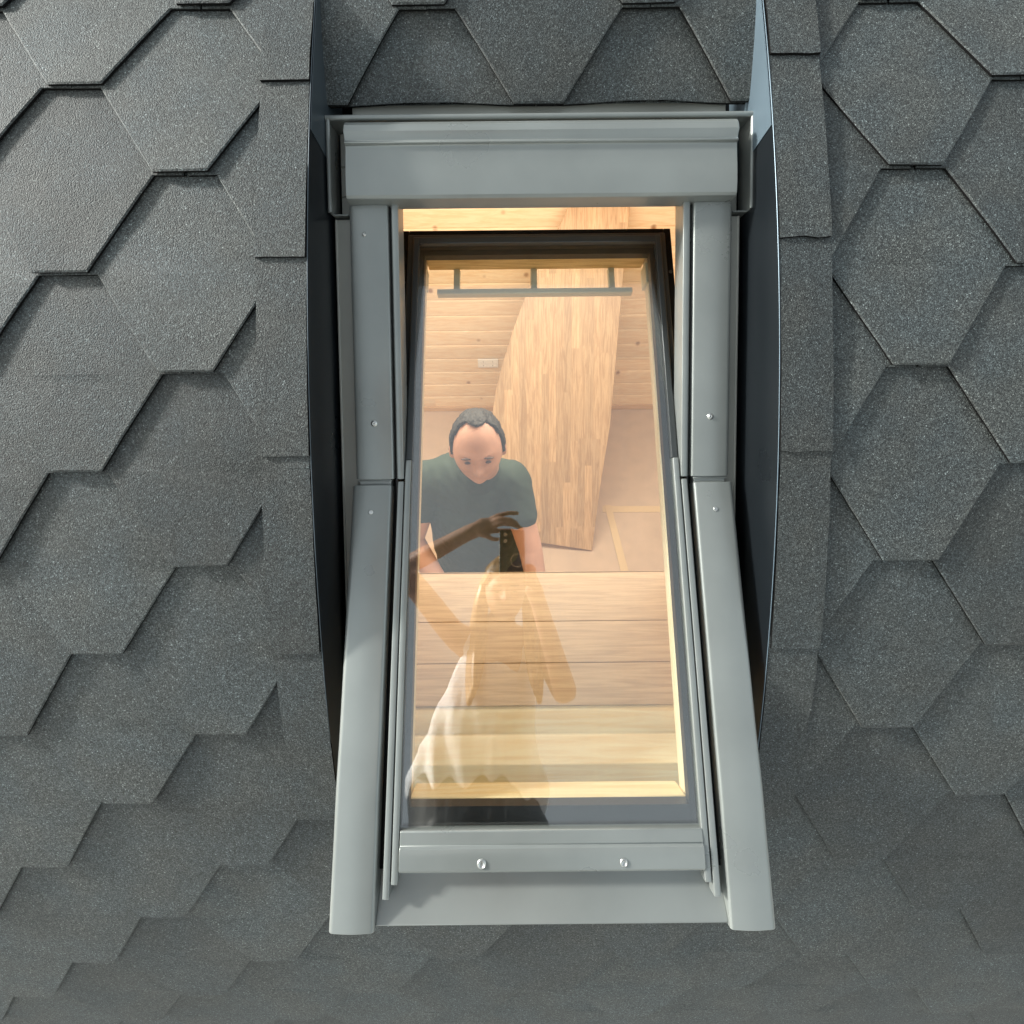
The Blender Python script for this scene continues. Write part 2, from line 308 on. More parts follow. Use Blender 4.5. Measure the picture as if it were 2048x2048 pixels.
def tab(mb, k, j, lo, hi, s_clip0=None, s_clip1=None, surf=cyl, sk=None, xk=None, e0=None, tn=None):
    """one hexagon tab: full width above its notch line, narrowing to a flat foot; a real sheet with thickness"""
    s1 = row_s(k) if sk is None else sk
    s0 = (row_s(k-1) if sk is None else e0) + .002
    sb = s0 - .165
    xc = node_x(k, j) if xk is None else xk
    tone = rng.uniform(.80, 1.20) if tn is None else tn
    levels = [sb, sb+.05, sb+.11, s0-.0001] + [s0 + (s1-s0)*i/9 for i in range(0, 9)] + [s1-.0026, s1]
    rows = []
    curlL = rng.uniform(0, .0022); curlR = rng.uniform(0, .0022); wob = rng.uniform(0, 50)
    for s in levels:
        if s < s0: hw = HP+.0003; d = (s-s0)/(s1-s0)
        else:
            d = (s-s0)/(s1-s0); hw = (HP-TB) + (TA-(HP-TB))*d
        if (s_clip0 is not None and s < s_clip0): s_ = s_clip0
        elif (s_clip1 is not None and s > s_clip1): s_ = s_clip1
        else: s_ = s
        a, b = clampx(xc-hw, lo, hi), clampx(xc+hw, lo, hi)
        gr = min(1, max(0, (k-3)/4)); off = .0026 + (.0056+.0016*gr)*max(-1.2, d) + .0056
        rows.append((s_, a, b, off, max(0, d)))
    if rows[-1][2]-rows[0][1] < .004 and rows[3][2]-rows[3][1] < .004: return
    nx = 7; top = []; bot = []
    for (s, a, b, off, d) in rows:
        for i in range(nx+1):
            u = i/nx; rim = min(.0022/max(b-a, .01), .2)
            u = {0: 0, 1: rim, nx-1: 1-rim, nx: 1}.get(i, (i-1)/(nx-2)); x = a+(b-a)*u
            wv = (noise.noise(Vector((x*9+wob, s*9, k*3.1)))*.0016 + (curlL*(1-u)+curlR*u)*d*d)
            jit = noise.noise(Vector((x*120, s*120, 1)))*.0006 * (1 if 0 < d else 0)
            rd = -.0016 if (i in (0, nx) or s >= s1-1e-6) else 0       # rounded edge of the sheet
            top.append(surf(x+jit, s, off+wv+rd)); bot.append(surf(x+jit, s, off+wv-TH_S))
    N = len(top); vs = top+bot; w1 = nx+1
    ft, fe = [], []
    for r in range(len(rows)-1):
        for i in range(nx):
            q = (r*w1+i, r*w1+i+1, (r+1)*w1+i+1, (r+1)*w1+i); ft.append(q)
        fe.append((r*w1, (r+1)*w1, N+(r+1)*w1, N+r*w1)); fe.append((r*w1+nx, N+r*w1+nx, N+(r+1)*w1+nx, (r+1)*w1+nx))
    r = len(rows)-1
    for i in range(nx): fe.append((r*w1+i, r*w1+i+1, N+r*w1+i+1, N+r*w1+i))
    o = len(mb.v); mb.v += vs
    for f in ft: mb.f.append([i+o for i in f]); mb.mi.append(0); mb.tone.append(tone)
    for f in fe: mb.f.append([i+o for i in f]); mb.mi.append(1); mb.tone.append(tone)

roof = empty('shingled_roof', ML, 'curved dark grey hexagonal shingle roof surrounding the open window', 'roof')
mb = MB()
for k in range(-7, 26):
    for j in range(-14, 24):
        if (j + k) % 2: continue
        s1 = row_s(k); s0 = row_s(k-1); xc = node_x(k, j)
        if abs(xc) > 2.3: continue
        inopen = s1 > S_TOP and s0-.165 < S_BOT
        if not inopen or s1 < S_TOP+.03:
            tab(mb, k, j, -3, 3)
        else:
            if s1 > S_BOT+.02: tab(mb, k, j, XL, XR, s_clip0=S_BOT)
            if xc-HP < XL: tab(mb, k, j, -3, XL)
            if xc+HP > XR: tab(mb, k, j, XR, 3)
shingles = mb.build('shingle_field', [M['shingle'], M['shingle_edge']], roof, smooth=25)

# shingles in the recess above the window
def rec(X, yl, off=0):                    # yl: distance below Y=.66
    Y = .66-yl; Z = -.768 - yl*.12 - yl*yl*.7
    return (X, Y, Z+off)
mb = MB()
for k, (y, xs, e0) in enumerate([(.028-.13, (-.29, .044, .378), .028-.26), (.028, (-.133, .2085, -.466, .54), .028-.13), (.1565, (.046, -.288, .381), .028)]):
    for x in xs: tab(mb, k, 0, XL, XR, s_clip0=-.02, surf=rec, sk=y, xk=x, e0=e0)
for x in (-.125, .21): tab(mb, 5, 0, XL, XR, s_clip0=0, s_clip1=.1525, surf=lambda X, s, o: rec(X, s, o-.0045), sk=.29, xk=x, e0=.155)
mb.build('recess_shingles', [M['shingle'], M['shingle_edge']], roof, smooth=25)

# straight cut strips along both sides of the opening
def strip(name, xa, xb, cuts, xa_end, xb_end):
    mb = MB(); r2 = random.Random(11 if xa < 0 else 12)
    for i in range(len(cuts)-1):
        sa, sb = cuts[i]-.03, cuts[i+1]; n = 10; tone = r2.uniform(.80, .98); vs = []; m_ = 4
        wob = r2.uniform(-.0015, .0015)
        for q in range(n+1):
            s = sa+(sb-sa)*q/n; d = q/n
            for u in range(m_+1):
                t = u/m_
                ts = max(0, min(1, (s-.55)/.35))
                a_ = xa+(xa_end-xa)*ts; b_ = xb+(xb_end-xb)*ts
                x = a_+(b_-a_)*t + wob + noise.noise(Vector((s*20, i, t)))*.0014
                ss = s + (noise.noise(Vector((x*60, i*3, 5)))*.003 if q == n else 0)
                off = .0142 + .0050*d + noise.noise(Vector((x*11, s*11, 7)))*.001
                vs.append((x, ss, off))
        top = [cyl(*v) for v in vs]; bot = [cyl(v[0], v[1], v[2]-.0045) for v in vs]; N = len(top); w1 = m_+1
        ft = [(r*w1+u, r*w1+u+1, (r+1)*w1+u+1, (r+1)*w1+u) for r in range(n) for u in range(m_)]
        fe = [(r*w1, (r+1)*w1, N+(r+1)*w1, N+r*w1) for r in range(n)] + [(r*w1+m_, N+r*w1+m_, N+(r+1)*w1+m_, (r+1)*w1+m_) for r in range(n)]
        fe += [(n*w1+u, n*w1+u+1, N+n*w1+u+1, N+n*w1+u) for u in range(m_)]
        mb.add(top+bot, ft+fe, 0, tone); 
        for z in range(len(fe)): mb.mi[-1-z] = 1
    return mb.build(name, [M['shingle'], M['shingle_edge']], roof, smooth=25)
def s_at(px_y, xx=.33): # arc position of a row seen at this height (from the survey of the photograph)
    v = (px_y-860)/1024.
    # solve YC - R sin p = v*(ZC + R cos p)
    p = 0
    for _ in range(30):
        g = YC-RR*math.sin(p) - v*(ZC+RR*math.cos(p)); dg = -RR*math.cos(p)+v*RR*math.sin(p); p -= g/dg
    return p*RR
CL = [s_at(y) for y in (-60, 175, 519, 905, 1288, 1612)]; CR = [s_at(y) for y in (-190, 133, 490, 905, 1288, 1618)]
strip('edging_strip', -.353, XL-.0005, CL, -.345, -.276)
strip('edging_strip', XR+.0005, .446, CR, .372, .430)

# sheet metal cheeks of the recess
def cheek(x, sgn):
    mb = MB(); n = 40; T = .0012
    for i in range(n+1):
        s = s_at(-60) + (s_at(1700)-s_at(-60))*i/n
        X, Y, Z = cyl(x, s, .0145)
        zb = -.905 if Y > -.62 else Z-.02
        for dx in (0, sgn*T):
            mb.v.append((x+dx, Y, Z)); mb.v.append((x+dx, Y, zb))
    for i in range(n):
        a = i*4; b = a+4
        for q in ((a, a+1, b+1, b), (a+2, b+2, b+3, a+3), (a, b, b+2, a+2), (a+1, a+3, b+3, b+1)): mb.f.append(q); mb.mi.append(0); mb.tone.append(1)
    return mb.build('cheek_flashing', M['cheek'], roof, smooth=25)
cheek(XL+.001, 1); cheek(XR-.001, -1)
# added upper cheek pieces: light put into their colour, bright right, dim left
for x, sgn, mt in ((XL+.0026, 1, 'cheek_half_lit'), (XR-.0026, -1, 'cheek_lit')):
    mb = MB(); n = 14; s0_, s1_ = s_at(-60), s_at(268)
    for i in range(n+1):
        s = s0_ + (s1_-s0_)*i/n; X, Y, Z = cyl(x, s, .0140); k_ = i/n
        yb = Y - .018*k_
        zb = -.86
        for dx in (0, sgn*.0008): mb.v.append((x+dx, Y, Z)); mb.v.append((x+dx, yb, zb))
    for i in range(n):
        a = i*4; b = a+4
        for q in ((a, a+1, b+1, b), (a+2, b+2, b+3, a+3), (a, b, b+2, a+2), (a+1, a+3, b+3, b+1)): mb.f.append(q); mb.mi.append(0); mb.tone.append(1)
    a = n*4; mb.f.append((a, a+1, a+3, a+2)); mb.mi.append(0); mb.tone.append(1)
    o = mb.build('upper_cheek_lit', M[mt], roof, smooth=25)
    if sgn < 0: o['label'] = 'upper piece over the cheek sheet, its brightness painted pale blue'
    mb = MB(); m_ = 60; rr_ = .0007                 # rim along the cheek edge, its highlight put into a paler colour
    for i in range(m_+1):
        s = s_at(-60) + (s_at(1700)-s_at(-60))*i/m_; X, Y, Z = cyl(x-sgn*.0012, s, .0155)
        for q in range(6): a_ = q*math.pi/3; mb.v.append((X+rr_*math.cos(a_), Y, Z+rr_*math.sin(a_)))
    for i in range(m_):
        for q in range(6): mb.f.append((i*6+q, i*6+(q+1) % 6, (i+1)*6+(q+1) % 6, (i+1)*6+q)); mb.mi.append(0); mb.tone.append(1)
    mb.build('cheek_rim', M['cheek_lit' if sgn < 0 else 'cheek_half_lit'], roof, smooth=60)
# dark bottom of the recess beside the window
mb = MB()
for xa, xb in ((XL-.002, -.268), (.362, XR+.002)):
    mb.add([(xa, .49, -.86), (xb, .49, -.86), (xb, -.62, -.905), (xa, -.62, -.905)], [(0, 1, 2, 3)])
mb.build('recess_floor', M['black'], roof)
mb = MB(); mb.box(-.31, .40, .50, .70, -.90, -.86); mb.box(-.31, -.285, -.7, .66, -.93, -.87); mb.box(.376, .40, -.7, .66, -.93, -.87); mb.build('recess_leak_block', M['black'], roof)  # black boxes added to stop room light leaking in round the recess

# ------------------------------------------------------------------ the roof window
win = empty('roof_window', ML @ MF, 'grey aluminium clad pivot roof window standing open in the shingle roof', 'roof window')
I4 = Matrix.Identity(4)
F2S = MF.inverted() @ MS                  # sash plane within the window's own frame
# timber frame
mb = MB()
mb.box(-.285, -.246, -.56, .50, -.115, -.022); mb.box(.246, .285, -.56, .50, -.115, -.022)
mb.build('frame_jambs', M['pine_up'], win, bevel=.002)
mb = MB(); mb.box(-.2455, .2455, .49, .53, -.115, -.022)
mb.prism([(-.430, -.115), (-.430, -.094), (-.4550, -.058), (-.4585, -.056), (-.4600, -.050), (-.481, -.018), (-.4825, -.0135), (-.56, -.012), (-.56, -.115)], -.2455, .2455, 'x')
mb.build('frame_rails', M['pine'], win, bevel=.002)
# flashing kerb seen as a strip beside the covers
mb = MB()
mb.box(-.3215, -.2875, -.60, .41, -.10, -.020); mb.box(.2875, .3125, -.60, .41, -.10, -.020)
mb.box(-.3165, -.2875, .4105, .545, -.10, -.046); mb.box(.2875, .3165, .4105, .545, -.10, -.046)
for x_ in (-.3215, .3125): mb.cyl((x_, -.0205), .0022, -.60, .41, 10, 'y')
mb.build('side_flashing', M['flashing'], win, bevel=.002)
mb = MB(); mb.box(-.295, .295, .553, .592, -.06, -.031); [mb.box(*sorted((q*.318, q*.286)), .40, .55, -.045, -.0395) for q in (-1, 1)]
for sx in (-1, 1):
    for b_ in (.4985, .452): mb.box(*sorted((sx*.296, sx*.317)), b_-.0008, b_+.0008, -.0396, -.0375)
    mb.cyl((sx*.301, .470), .0045, -.0394, -.036, 14)
mb.build('head_flashing', M['flashing'], win, bevel=.001)
# rim of the gutter round the hood
mb = MB()
mb.box(-.326, .326, .5515, .5545, -.045, .000); mb.cyl((.5535, .0), .0042, -.3265, .3265, 14, 'x')
for sx in (-1, 1):
    mb.prism([(sx*.3225, -.045), (sx*.3245, -.045), (sx*.3245, 0), (sx*.3225, 0)], .413, .551, 'y')
    vs = [(sx*.3235, .552, .0), (sx*.3235, .4135, 0)]
    mb.cyl((sx*.3235, .0), .0034, .4135, .552, 12, 'y')
    mb.box(*sorted((sx*.300, sx*.3225)), .4125, .4145, -.045, -.012)
mb.build('gutter_rim', M['metal'], win)
# hood
hp = [(.5335, -.02), (.5385, .006), (.5375, .018), (.531, .0235), (.522, .0260), (.5205, .0262), (.5125, .0225), (.5085, .0218), (.5065, .0245), (.5045, .0245), (.5030, .0200), (.499, .0188), (.47, .0215), (.445, .0225), (.430, .0215), (.4255, .0185), (.4240, .012), (.4235, -.018), (.4265, -.018)]
mb = MB(); mb.prism(hp, -.2925, .2925, 'x')
mb.build('hood', M['metal'], win, bevel=.0012, smooth=24)

def cover(name, x0, x1, b0, b1, depth, parent, rin=.004, rout=.007, crown=.0016, mats='metal', bend=None, n=1, mw=None):
    """folded sheet cover: flat crowned face, rounded long edges, side walls; x0 is the outer edge"""
    sgn = 1 if x1 > x0 else -1; wd = abs(x1-x0); P = [(x0, -depth)]
    for i in range(6):
        a = math.pi/2*i/5; P.append((x0+sgn*rout*(1-math.cos(a)), -rout+rout*math.sin(a)))
    for i in range(1, 8):
        t = i/8; P.append((x0+sgn*(rout+(wd-rout-rin)*t), crown*math.sin(math.pi*t)))
    for i in range(6):
        a = math.pi/2*i/5; P.append((x1-sgn*rin*(1-math.sin(a)), -rin+rin*math.cos(a)))
    P.append((x1, -depth))
    mb = MB(); mb.prism(P, b0, b1, 'y', n=n, bend=bend)
    return mb.build(name, M[mats], parent, mw=mw, bevel=.0009, smooth=35)
def screw(name, x, b, z, parent, r=.0038, hollow=False):
    mb = MB()
    n = 20; prof = [(r*1.35, 0), (r*1.3, .0006), (r, .0009), (r*.92, .0019), (r*.6, .0025), (.0008, .0024), (.0002, .0012)] if not hollow else [(r*1.5, 0), (r*1.35, .0014), (r*1.05, .0018), (r*.8, .0006), (r*.45, .0002), (.0002, .0002)]
    vs = [(x+q*math.cos(2*math.pi*i/n), b+q*math.sin(2*math.pi*i/n), z+h) for q, h in prof for i in range(n)]
    fs = [(a*n+i, a*n+(i+1) % n, (a+1)*n+(i+1) % n, (a+1)*n+i) for a in range(len(prof)-1) for i in range(n)]
    mb.add(vs, fs); return mb.build(name, M['screw'], parent, smooth=60)
for sx in (-1, 1):
    cv = cover('side_cover', sx*.2958, sx*.2352, -.0005, .424, .045, win)
    screw('screw', sx*.264, .088 if sx < 0 else .094, .0012, cv)
    if sx < 0: screw('screw', -.272, .379, .0012, cv, .0024)
    cover('cover_strip', sx*.2305, sx*.2195, -.0005, .455, .040, win, .0015, .003, .0004)
    mb = MB(); mb.box(*sorted((sx*.2345, sx*.2312)), -.55, .455, -.05, -.012); mb.build('seal', M['gasket'], win)
    # short joint piece between upper and lower cover
    mb = MB(); mb.box(*sorted((sx*.290, sx*.2405)), -.016, .001, -.03, -.0035); mb.box(*sorted((sx*.292, sx*.239)), -.0045, -.002, -.03, -.0012)
    mb.build('cover_joint', M['metal'], win, bevel=.001)

# pivoting sash
sash = bpy.data.objects.new('sash', None); COL.objects.link(sash); sash.parent = win; sash.matrix_basis = F2S
def soft(t):                              # the long covers sag very slightly towards their foot
    return -.0012*max(0, min(1, (-.50-t)/.10))**2 + .0022*math.exp(-((t+.44)/.05)**2)
for sx in (-1, 1):
    cv = cover('lower_cover', sx*.3005, sx*.2385, -.6085, -.0095, .052, sash, .005, .0075, .0018, bend=soft, n=60)
    # screws of the covers are flush rivets on the face
    mb = MB(); r = .0036
    mb.cyl((sx*.2685, -.052), r, .0012, .0030, 18); mb.build('cover_rivet', M['screw'], sash, bevel=.0008)
    cover('sash_strip', sx*.2290, sx*.2196, -.5695, -.004, .020, sash, .0014, .0022, .0003)
    cover('glazing_strip', sx*.2180, sx*.2088, -.5525, .03, .018, sash, .0014, .0022, .0003)
    mb = MB(); mb.box(*sorted((sx*.2384, sx*.2292)), -.60, -.006, -.06, -.045); mb.build('sash_seal', M['gasket'], sash)
# dark outer casing and glazing profile (upper half: the grey strip's shade put into dark colour)
def ring(mb, xo, xi, bo0, bo1, bi0, bi1, z0, z1):
    """rectangular ring, outer xo bo0..bo1, inner xi bi0..bi1"""
    mb.box(-xo, -xi, bo0, bo1, z0, z1); mb.box(xi, xo, bo0, bo1, z0, z1)
    mb.box(-xi+.0001, xi-.0001, bi1, bo1, z0, z1); mb.box(-xi+.0001, xi-.0001, bo0, bi0, z0, z1)
mb = MB(); ring(mb, .2425, .2300, -.545, .4525, -.50, .440, -.055, -.0215)
mb.build('sash_casing', M['black'], sash, bevel=.0015)
mb = MB()
for sx in (-1, 1):
    mb.box(*sorted((sx*.2296, sx*.2186)), .0, .4395, -.045, -.014); mb.box(*sorted((sx*.2184, sx*.2078)), .03, .4285, -.04, -.0035)
mb.box(-.2295, .2295, .4290, .4395, -.045, -.0145); mb.box(-.2183, .2183, .4155, .4288, -.04, -.0040)
mb.build('glazing_profile', M['darkprofile'], sash, bevel=.0018, seg=3)
# black printed border and spacer under the pane
mb = MB(); ring(mb, .2077, .1985, -.4895, .4155, -.4640, .3970, -.028, -.0125)
mb.build('gasket', M['gasket'], sash)
mb = MB(); mb.box(-.2044, .2044, -.4765, -.4645, -.036, -.0285); mb.build('glass_border', M['gasket'], sash)
mb = MB(); mb.box(-.2079, .2079, -.4890, .4157, -.0105, -.0045); mb.build('glass_pane', M['glass'], sash, smooth=0)
# bottom rail with its fold and two screws
mb = MB()
mb.prism([(-.4878, -.02), (-.4878, -.0005), (-.4890, .0008), (-.5040, .0020), (-.5052, .0008), (-.5062, .0022), (-.5080, .0042), (-.513, .0052), (-.520, .0050), (-.534, .0040), (-.5375, .0015), (-.5380, -.012), (-.536, -.02)], -.2072, .2095, 'x')
rl = mb.build('bottom_rail', M['metal'], sash, bevel=.0007, smooth=24)
screw('screw', -.0945, -.5255, .0050, rl, .0042, True); screw('screw', .0985, -.5255, .0050, rl, .0036, True)
# apron plate under the rail, joined to the long covers
mb = MB()
mb.prism([(-.495, -.046), (-.495, -.036), (-.550, -.030), (-.566, -.026), (-.6035, -.0085), (-.6050, -.0100), (-.6045, -.0125), (-.570, -.032), (-.552, -.036)], -.2384, .2384, 'x')
mb.build('apron_plate', M['metal'], sash, bevel=.0007, smooth=40)
# inner timber of the sash
mb = MB(); mb.box(-.2425, -.2045, -.545, .452, -.080, -.0555); mb.box(.2045, .2425, -.545, .452, -.080, -.0555)
mb.box(-.2299, -.2076, -.50, .44, -.0553, -.046); mb.box(.2076, .2299, -.50, .44, -.0553, -.046)
mb.build('sash_stiles', M['cream_pine'], sash, bevel=.003)
mb = MB(); mb.box(-.2040, .2040, .4115, .451, -.090, -.040); mb.build('top_rail', M['rail'], sash, bevel=.003)
mb = MB(); mb.box(-.2040, .2040, -.545, -.466, -.092, -.042); mb.build('lower_rail', M['pine'], sash, bevel=.003)
# ventilation bar on three brackets
mb = MB(); mb.prism([(.3575, -.078), (.3665, -.078), (.3690, -.083), (.3690, -.094), (.3560, -.094), (.3560, -.083)], -.186, .182, 'x')
bar = mb.build('vent_bar', M['handle'], sash, bevel=.0015)
for x in (-.150, -.003, .145):
    mb = MB(); mb.prism([(x-.0065, -.093), (x-.0055, -.084), (x+.0055, -.084), (x+.0065, -.093)], .368, .4112, 'y'); mb.build('bracket', M['handle'], bar, bevel=.001)
mb = MB(); mb.box(.2005, .2068, .362, .402, -.085, -.050); mb.build('hinge_plate', M['handle'], sash, bevel=.0015)
mb = MB(); mb.box(-.2068, -.2030, .362, .402, -.085, -.050); mb.build('hinge_plate', M['handle'], sash, bevel=.0015)
for sx in (-1, 1):
    for b_ in ((.366, .09) if sx > 0 else (.35,)): 
        mb = MB(); mb.cyl((sx*.2365, b_), .0032, -.0216, -.0205, 16); mb.build('casing_plug', M['darkprofile'], sash)

# ------------------------------------------------------------------ lining of the window opening (inside)
rev = empty('window_reveal', ML, 'wooden lining boards and laminate sill inside the window opening', 'window lining')
xc = OW.x
sA, sB = (-.498, -.925), (-.334, -1.205)      # sill: from the frame to its inner edge (Y, Z)
tA, tB = (.424, -.90), (.757, -1.228)
mb = MB()
dy, dz = sB[0]-sA[0], sB[1]-sA[1]; ln = math.hypot(dy, dz); ny, nz_ = -dz/ln*-.02, dy/ln*-.02
# sill in its own tilted plane: local x along the window, y down-slope depth, z thickness
MSILL = frame((1, 0, 0), (0, dy/ln, dz/ln), (0, -dz/ln, dy/ln), (xc, sA[0], sA[1]))
n_b = 3; wdt = ln/n_b
for i, (a, b_) in enumerate(((0, .085), (.0862, .183), (.1842, ln))):
    wa, wb = .2475+.10*a/ln, .2475+.10*b_/ln
    mb.add([(-wa, a, -.018), (wa, a, -.018), (wb, b_, -.018), (-wb, b_, -.018), (-wa, a, 0), (wa, a, 0), (wb, b_, 0), (-wb, b_, 0)], [(0, 3, 2, 1), (4, 5, 6, 7), (0, 1, 5, 4), (1, 2, 6, 5), (2, 3, 7, 6), (3, 0, 4, 7)])
mb.build('sill_board', M['laminate'], rev, mw=MSILL, bevel=.0008)
for sx in (-1, 1):
    mb = MB(); x = xc+sx*.2485; pr = [sA, sB, tB, tA]
    xs_ = [0, .10, .10, 0]
    vs = [(x+sx*d, y, z) for (y, z), d in zip(pr, xs_)]+[(x+sx*(.018+d), y, z) for (y, z), d in zip(pr, xs_)]
    mb.add(vs, [(0, 1, 2, 3), (7, 6, 5, 4), (0, 4, 5, 1), (1, 5, 6, 2), (2, 6, 7, 3), (3, 7, 4, 0)]); mb.build('side_lining', M['lining'], rev)
mb = MB(); vs = [(xc+a*(1 if y < .6 else 1.41), y+d*.7, z+d*.7) for d in (0, .018) for a in (-.2475, .2475) for y, z in (tA, tB)]
mb.add(vs, [(0, 1, 3, 2), (4, 6, 7, 5), (0, 4, 5, 1), (2, 3, 7, 6), (0, 2, 6, 4), (1, 5, 7, 3)]); mb.build('top_lining', M['lining'], rev)

# ------------------------------------------------------------------ the room behind
WALL_Y = 3.03
def struct(o): o['kind'] = 'structure'; return o
mb = MB(); mb.box(-2.2, 2.2, -.2, WALL_Y+.1, -.05, 0); struct(mb.build('floor', M['floor'], bevel=0))
mb = MB(); mb.box(-14, 14, -26, -.25, -.06, -.004); struct(mb.build('ground', M['bounce_ground']))  # unseen ground added to bounce light up onto the lower roof
# boarded wall with its grooves
mb = MB(); z = .030; i = 0
while z < 2.95:
    h = .1215; mb.prism([(WALL_Y+.03, z), (WALL_Y+.012, z), (WALL_Y+.0005, z+.0012), (WALL_Y, z+.003), (WALL_Y, z+h-.013), (WALL_Y+.002, z+h-.009), (WALL_Y+.012, z+h-.0005), (WALL_Y+.03, z+h-.0005)], -2.2, 2.2, 'x', mi=0); z += h
struct(mb.build('wall', M['board'], smooth=20))
mb = MB(); mb.box(-2.2, 2.2, WALL_Y-.012, WALL_Y, 0, .045); sk = mb.build('skirting_board', M['lining'], bevel=.003)
tag(sk, 'low wooden skirting board along the foot of the boarded wall', 'skirting board')
mb = MB()
cyw, czw = SP*YC - CP*ZC, CAMH + CP*YC + SP*ZC            # axis of the barrel roof in the world
arc = [(cyw-2.45*math.cos(a), czw+2.45*math.sin(a)) for a in [R_(-8.9)+(R_(99)-R_(-8.9))*i/24 for i in range(25)]]
arc = [(y, max(z, 0)) for y, z in arc] + [(arc[-1][0], 0)]
for x in (-2.2, 2.15):
    k_ = len(arc); mb.add([(x, y, z) for y, z in arc]+[(x+.05, y, z) for y, z in arc], [tuple(range(k_)), tuple(range(2*k_-1, k_-1, -1))]+[(i, (i+1) % k_, k_+(i+1) % k_, k_+i) for i in range(k_)])
struct(mb.build('side_walls', M['plaster']))
# curved ceiling with the hole for the window (in roof coordinates)
RI = 2.42; mb = MB(); na, nx = 70, 3
xs = [-2.2, xc-.3485, xc+.3485, 2.2]
pt = lambda x, p: (x, YC-RI*math.sin(p), ZC+RI*math.cos(p))
pa = math.asin((YC-tB[0])/RI); pb = math.asin((YC-sB[0])/RI)
ps = [-1.1+(pa+1.1)*i/12 for i in range(12)]+[pa+(pb-pa)*i/12 for i in range(12)]+[pb+(1.0-pb)*i/20 for i in range(21)]
for i in range(len(ps)-1):
    for j in range(3):
        if j == 1 and 12 <= i < 24: continue
        mb.add([pt(xs[j], ps[i]), pt(xs[j+1], ps[i]), pt(xs[j+1], ps[i+1]), pt(xs[j], ps[i+1])], [(0, 1, 2, 3)])
struct(mb.build('ceiling', M['plaster'], mw=ML.copy()))
room_light()

# double wall socket
sk = empty('wall_socket', Matrix.Translation((-.172, WALL_Y-.001, .478)), 'white double wall socket on the pale boarded wall', 'socket')
mb = MB(); mb.box(-.075, .075, -.014, 0, -.038, .038); mb.build('face_plate', M['white'], sk, bevel=.004)
for x in (-.034, .034):
    mb = MB(); n = 24
    prof = [(.026, -.0142), (.026, -.0165), (.0215, -.016), (.0205, -.012), (.0002, -.0115)]
    vs = [(x+q*math.cos(2*math.pi*i/n), h, q*math.sin(2*math.pi*i/n)) for q, h in prof for i in range(n)]
    mb.add(vs, [(a*n+i, a*n+(i+1) % n, (a+1)*n+(i+1) % n, (a+1)*n+i) for a in range(len(prof)-1) for i in range(n)])
    inner = mb.build('socket_ring', M['white'], sk)
    mb = MB()
    for dx in (-.0095, .0095): mb.cyl((x+dx, 0), .0034, -.0132, -.0116, 12, 'y')
    mb.box(x-.004, x+.004, -.0145, -.0116, .015, .021); mb.box(x-.004, x+.004, -.0145, -.0116, -.021, -.015)
    mb.build('contacts', M['dark'], inner)

# big glued timber slab with a curved edge leaning on the wall
def ray(px, py):
    a = px-1024; b = -(py-860); return Vector(((c_*a+s_*b)/1024, (-s_*a+c_*b)/1024, -1))
bot_y, top_y, top_z = 1.755, 2.985, 1.69
un = Vector((0, top_y-bot_y, top_z)).normalized(); nn = Vector((0, -un.z, un.y))
MSL = frame((1, 0, 0), un, nn, (0, bot_y, 0.004))
def slab_pts():
    pts = [(1060, 1078), (1182, 1097), (1200, 960), (1218, 850), (1245, 539), (1259, 398), (1262, 372), (1152, 372), (1125, 440), (1074, 539), (1047, 603), (1026, 660), (1006, 725), (993, 775), (985, 825), (986, 880), (996, 940), (1018, 1000), (1042, 1050)]
    Pi = ML.inverted() @ (Matrix(MSL)); o = Pi.translation; n_ = (Pi.to_3x3() @ Vector((0, 0, 1)))
    ex = Pi.to_3x3() @ Vector((1, 0, 0)); ey = Pi.to_3x3() @ Vector((0, 1, 0)); out = []
    for p in pts:
        r = ray(*p); t = o.dot(n_)/r.dot(n_); q = r*t-o; out.append((round(q.dot(ex), 3), round(q.dot(ey), 3)))
    return out
outline = slab_pts()
mb = MB(); vs = [(x, y, 0) for x, y in outline]+[(x, y, .035) for x, y in outline]; k = len(outline)
mb.add(vs, [tuple(range(k)), tuple(range(2*k-1, k-1, -1))]+[(i, (i+1) % k, k+(i+1) % k, k+i) for i in range(k)])
o = mb.build('timber_slab', M['slab'], mw=MSL, bevel=.002, smooth=0)
tag(o, 'large oak strip timber slab with one curved edge leaning against the boarded wall', 'timber slab')
# tape on the floor
mb = MB()
def fl(px, py, z):
    r = (ML.to_3x3() @ ray(px, py)); t = (z-CAMH)/r.z; return (r.x*t, r.y*t, z)
A = [fl(*p, .004) for p in ((1205, 1012), (1345, 1012), (1345, 1024), (1205, 1024))]; mb.add(A+[(a[0], a[1], .001) for a in A], [(0, 1, 2, 3), (4, 7, 6, 5)]+[(i, (i+1) % 4, 4+(i+1) % 4, 4+i) for i in range(4)])
tag(mb.build('floor_tape', M['tape'], smooth=0), 'cream tape strip on the floor running level, parallel to the wall', 'tape', 'cream tape strips on the floor')
mb = MB(); A = [fl(*p, .008) for p in ((1209, 1010), (1222, 1010), (1262, 1160), (1246, 1160))]; mb.add(A+[(a[0], a[1], .005) for a in A], [(0, 1, 2, 3), (4, 7, 6, 5)]+[(i, (i+1) % 4, 4+(i+1) % 4, 4+i) for i in range(4)])
tag(mb.build('floor_tape', M['tape'], smooth=0), 'cream tape strip on the floor slanting down towards the window sill', 'tape', 'cream tape strips on the floor')

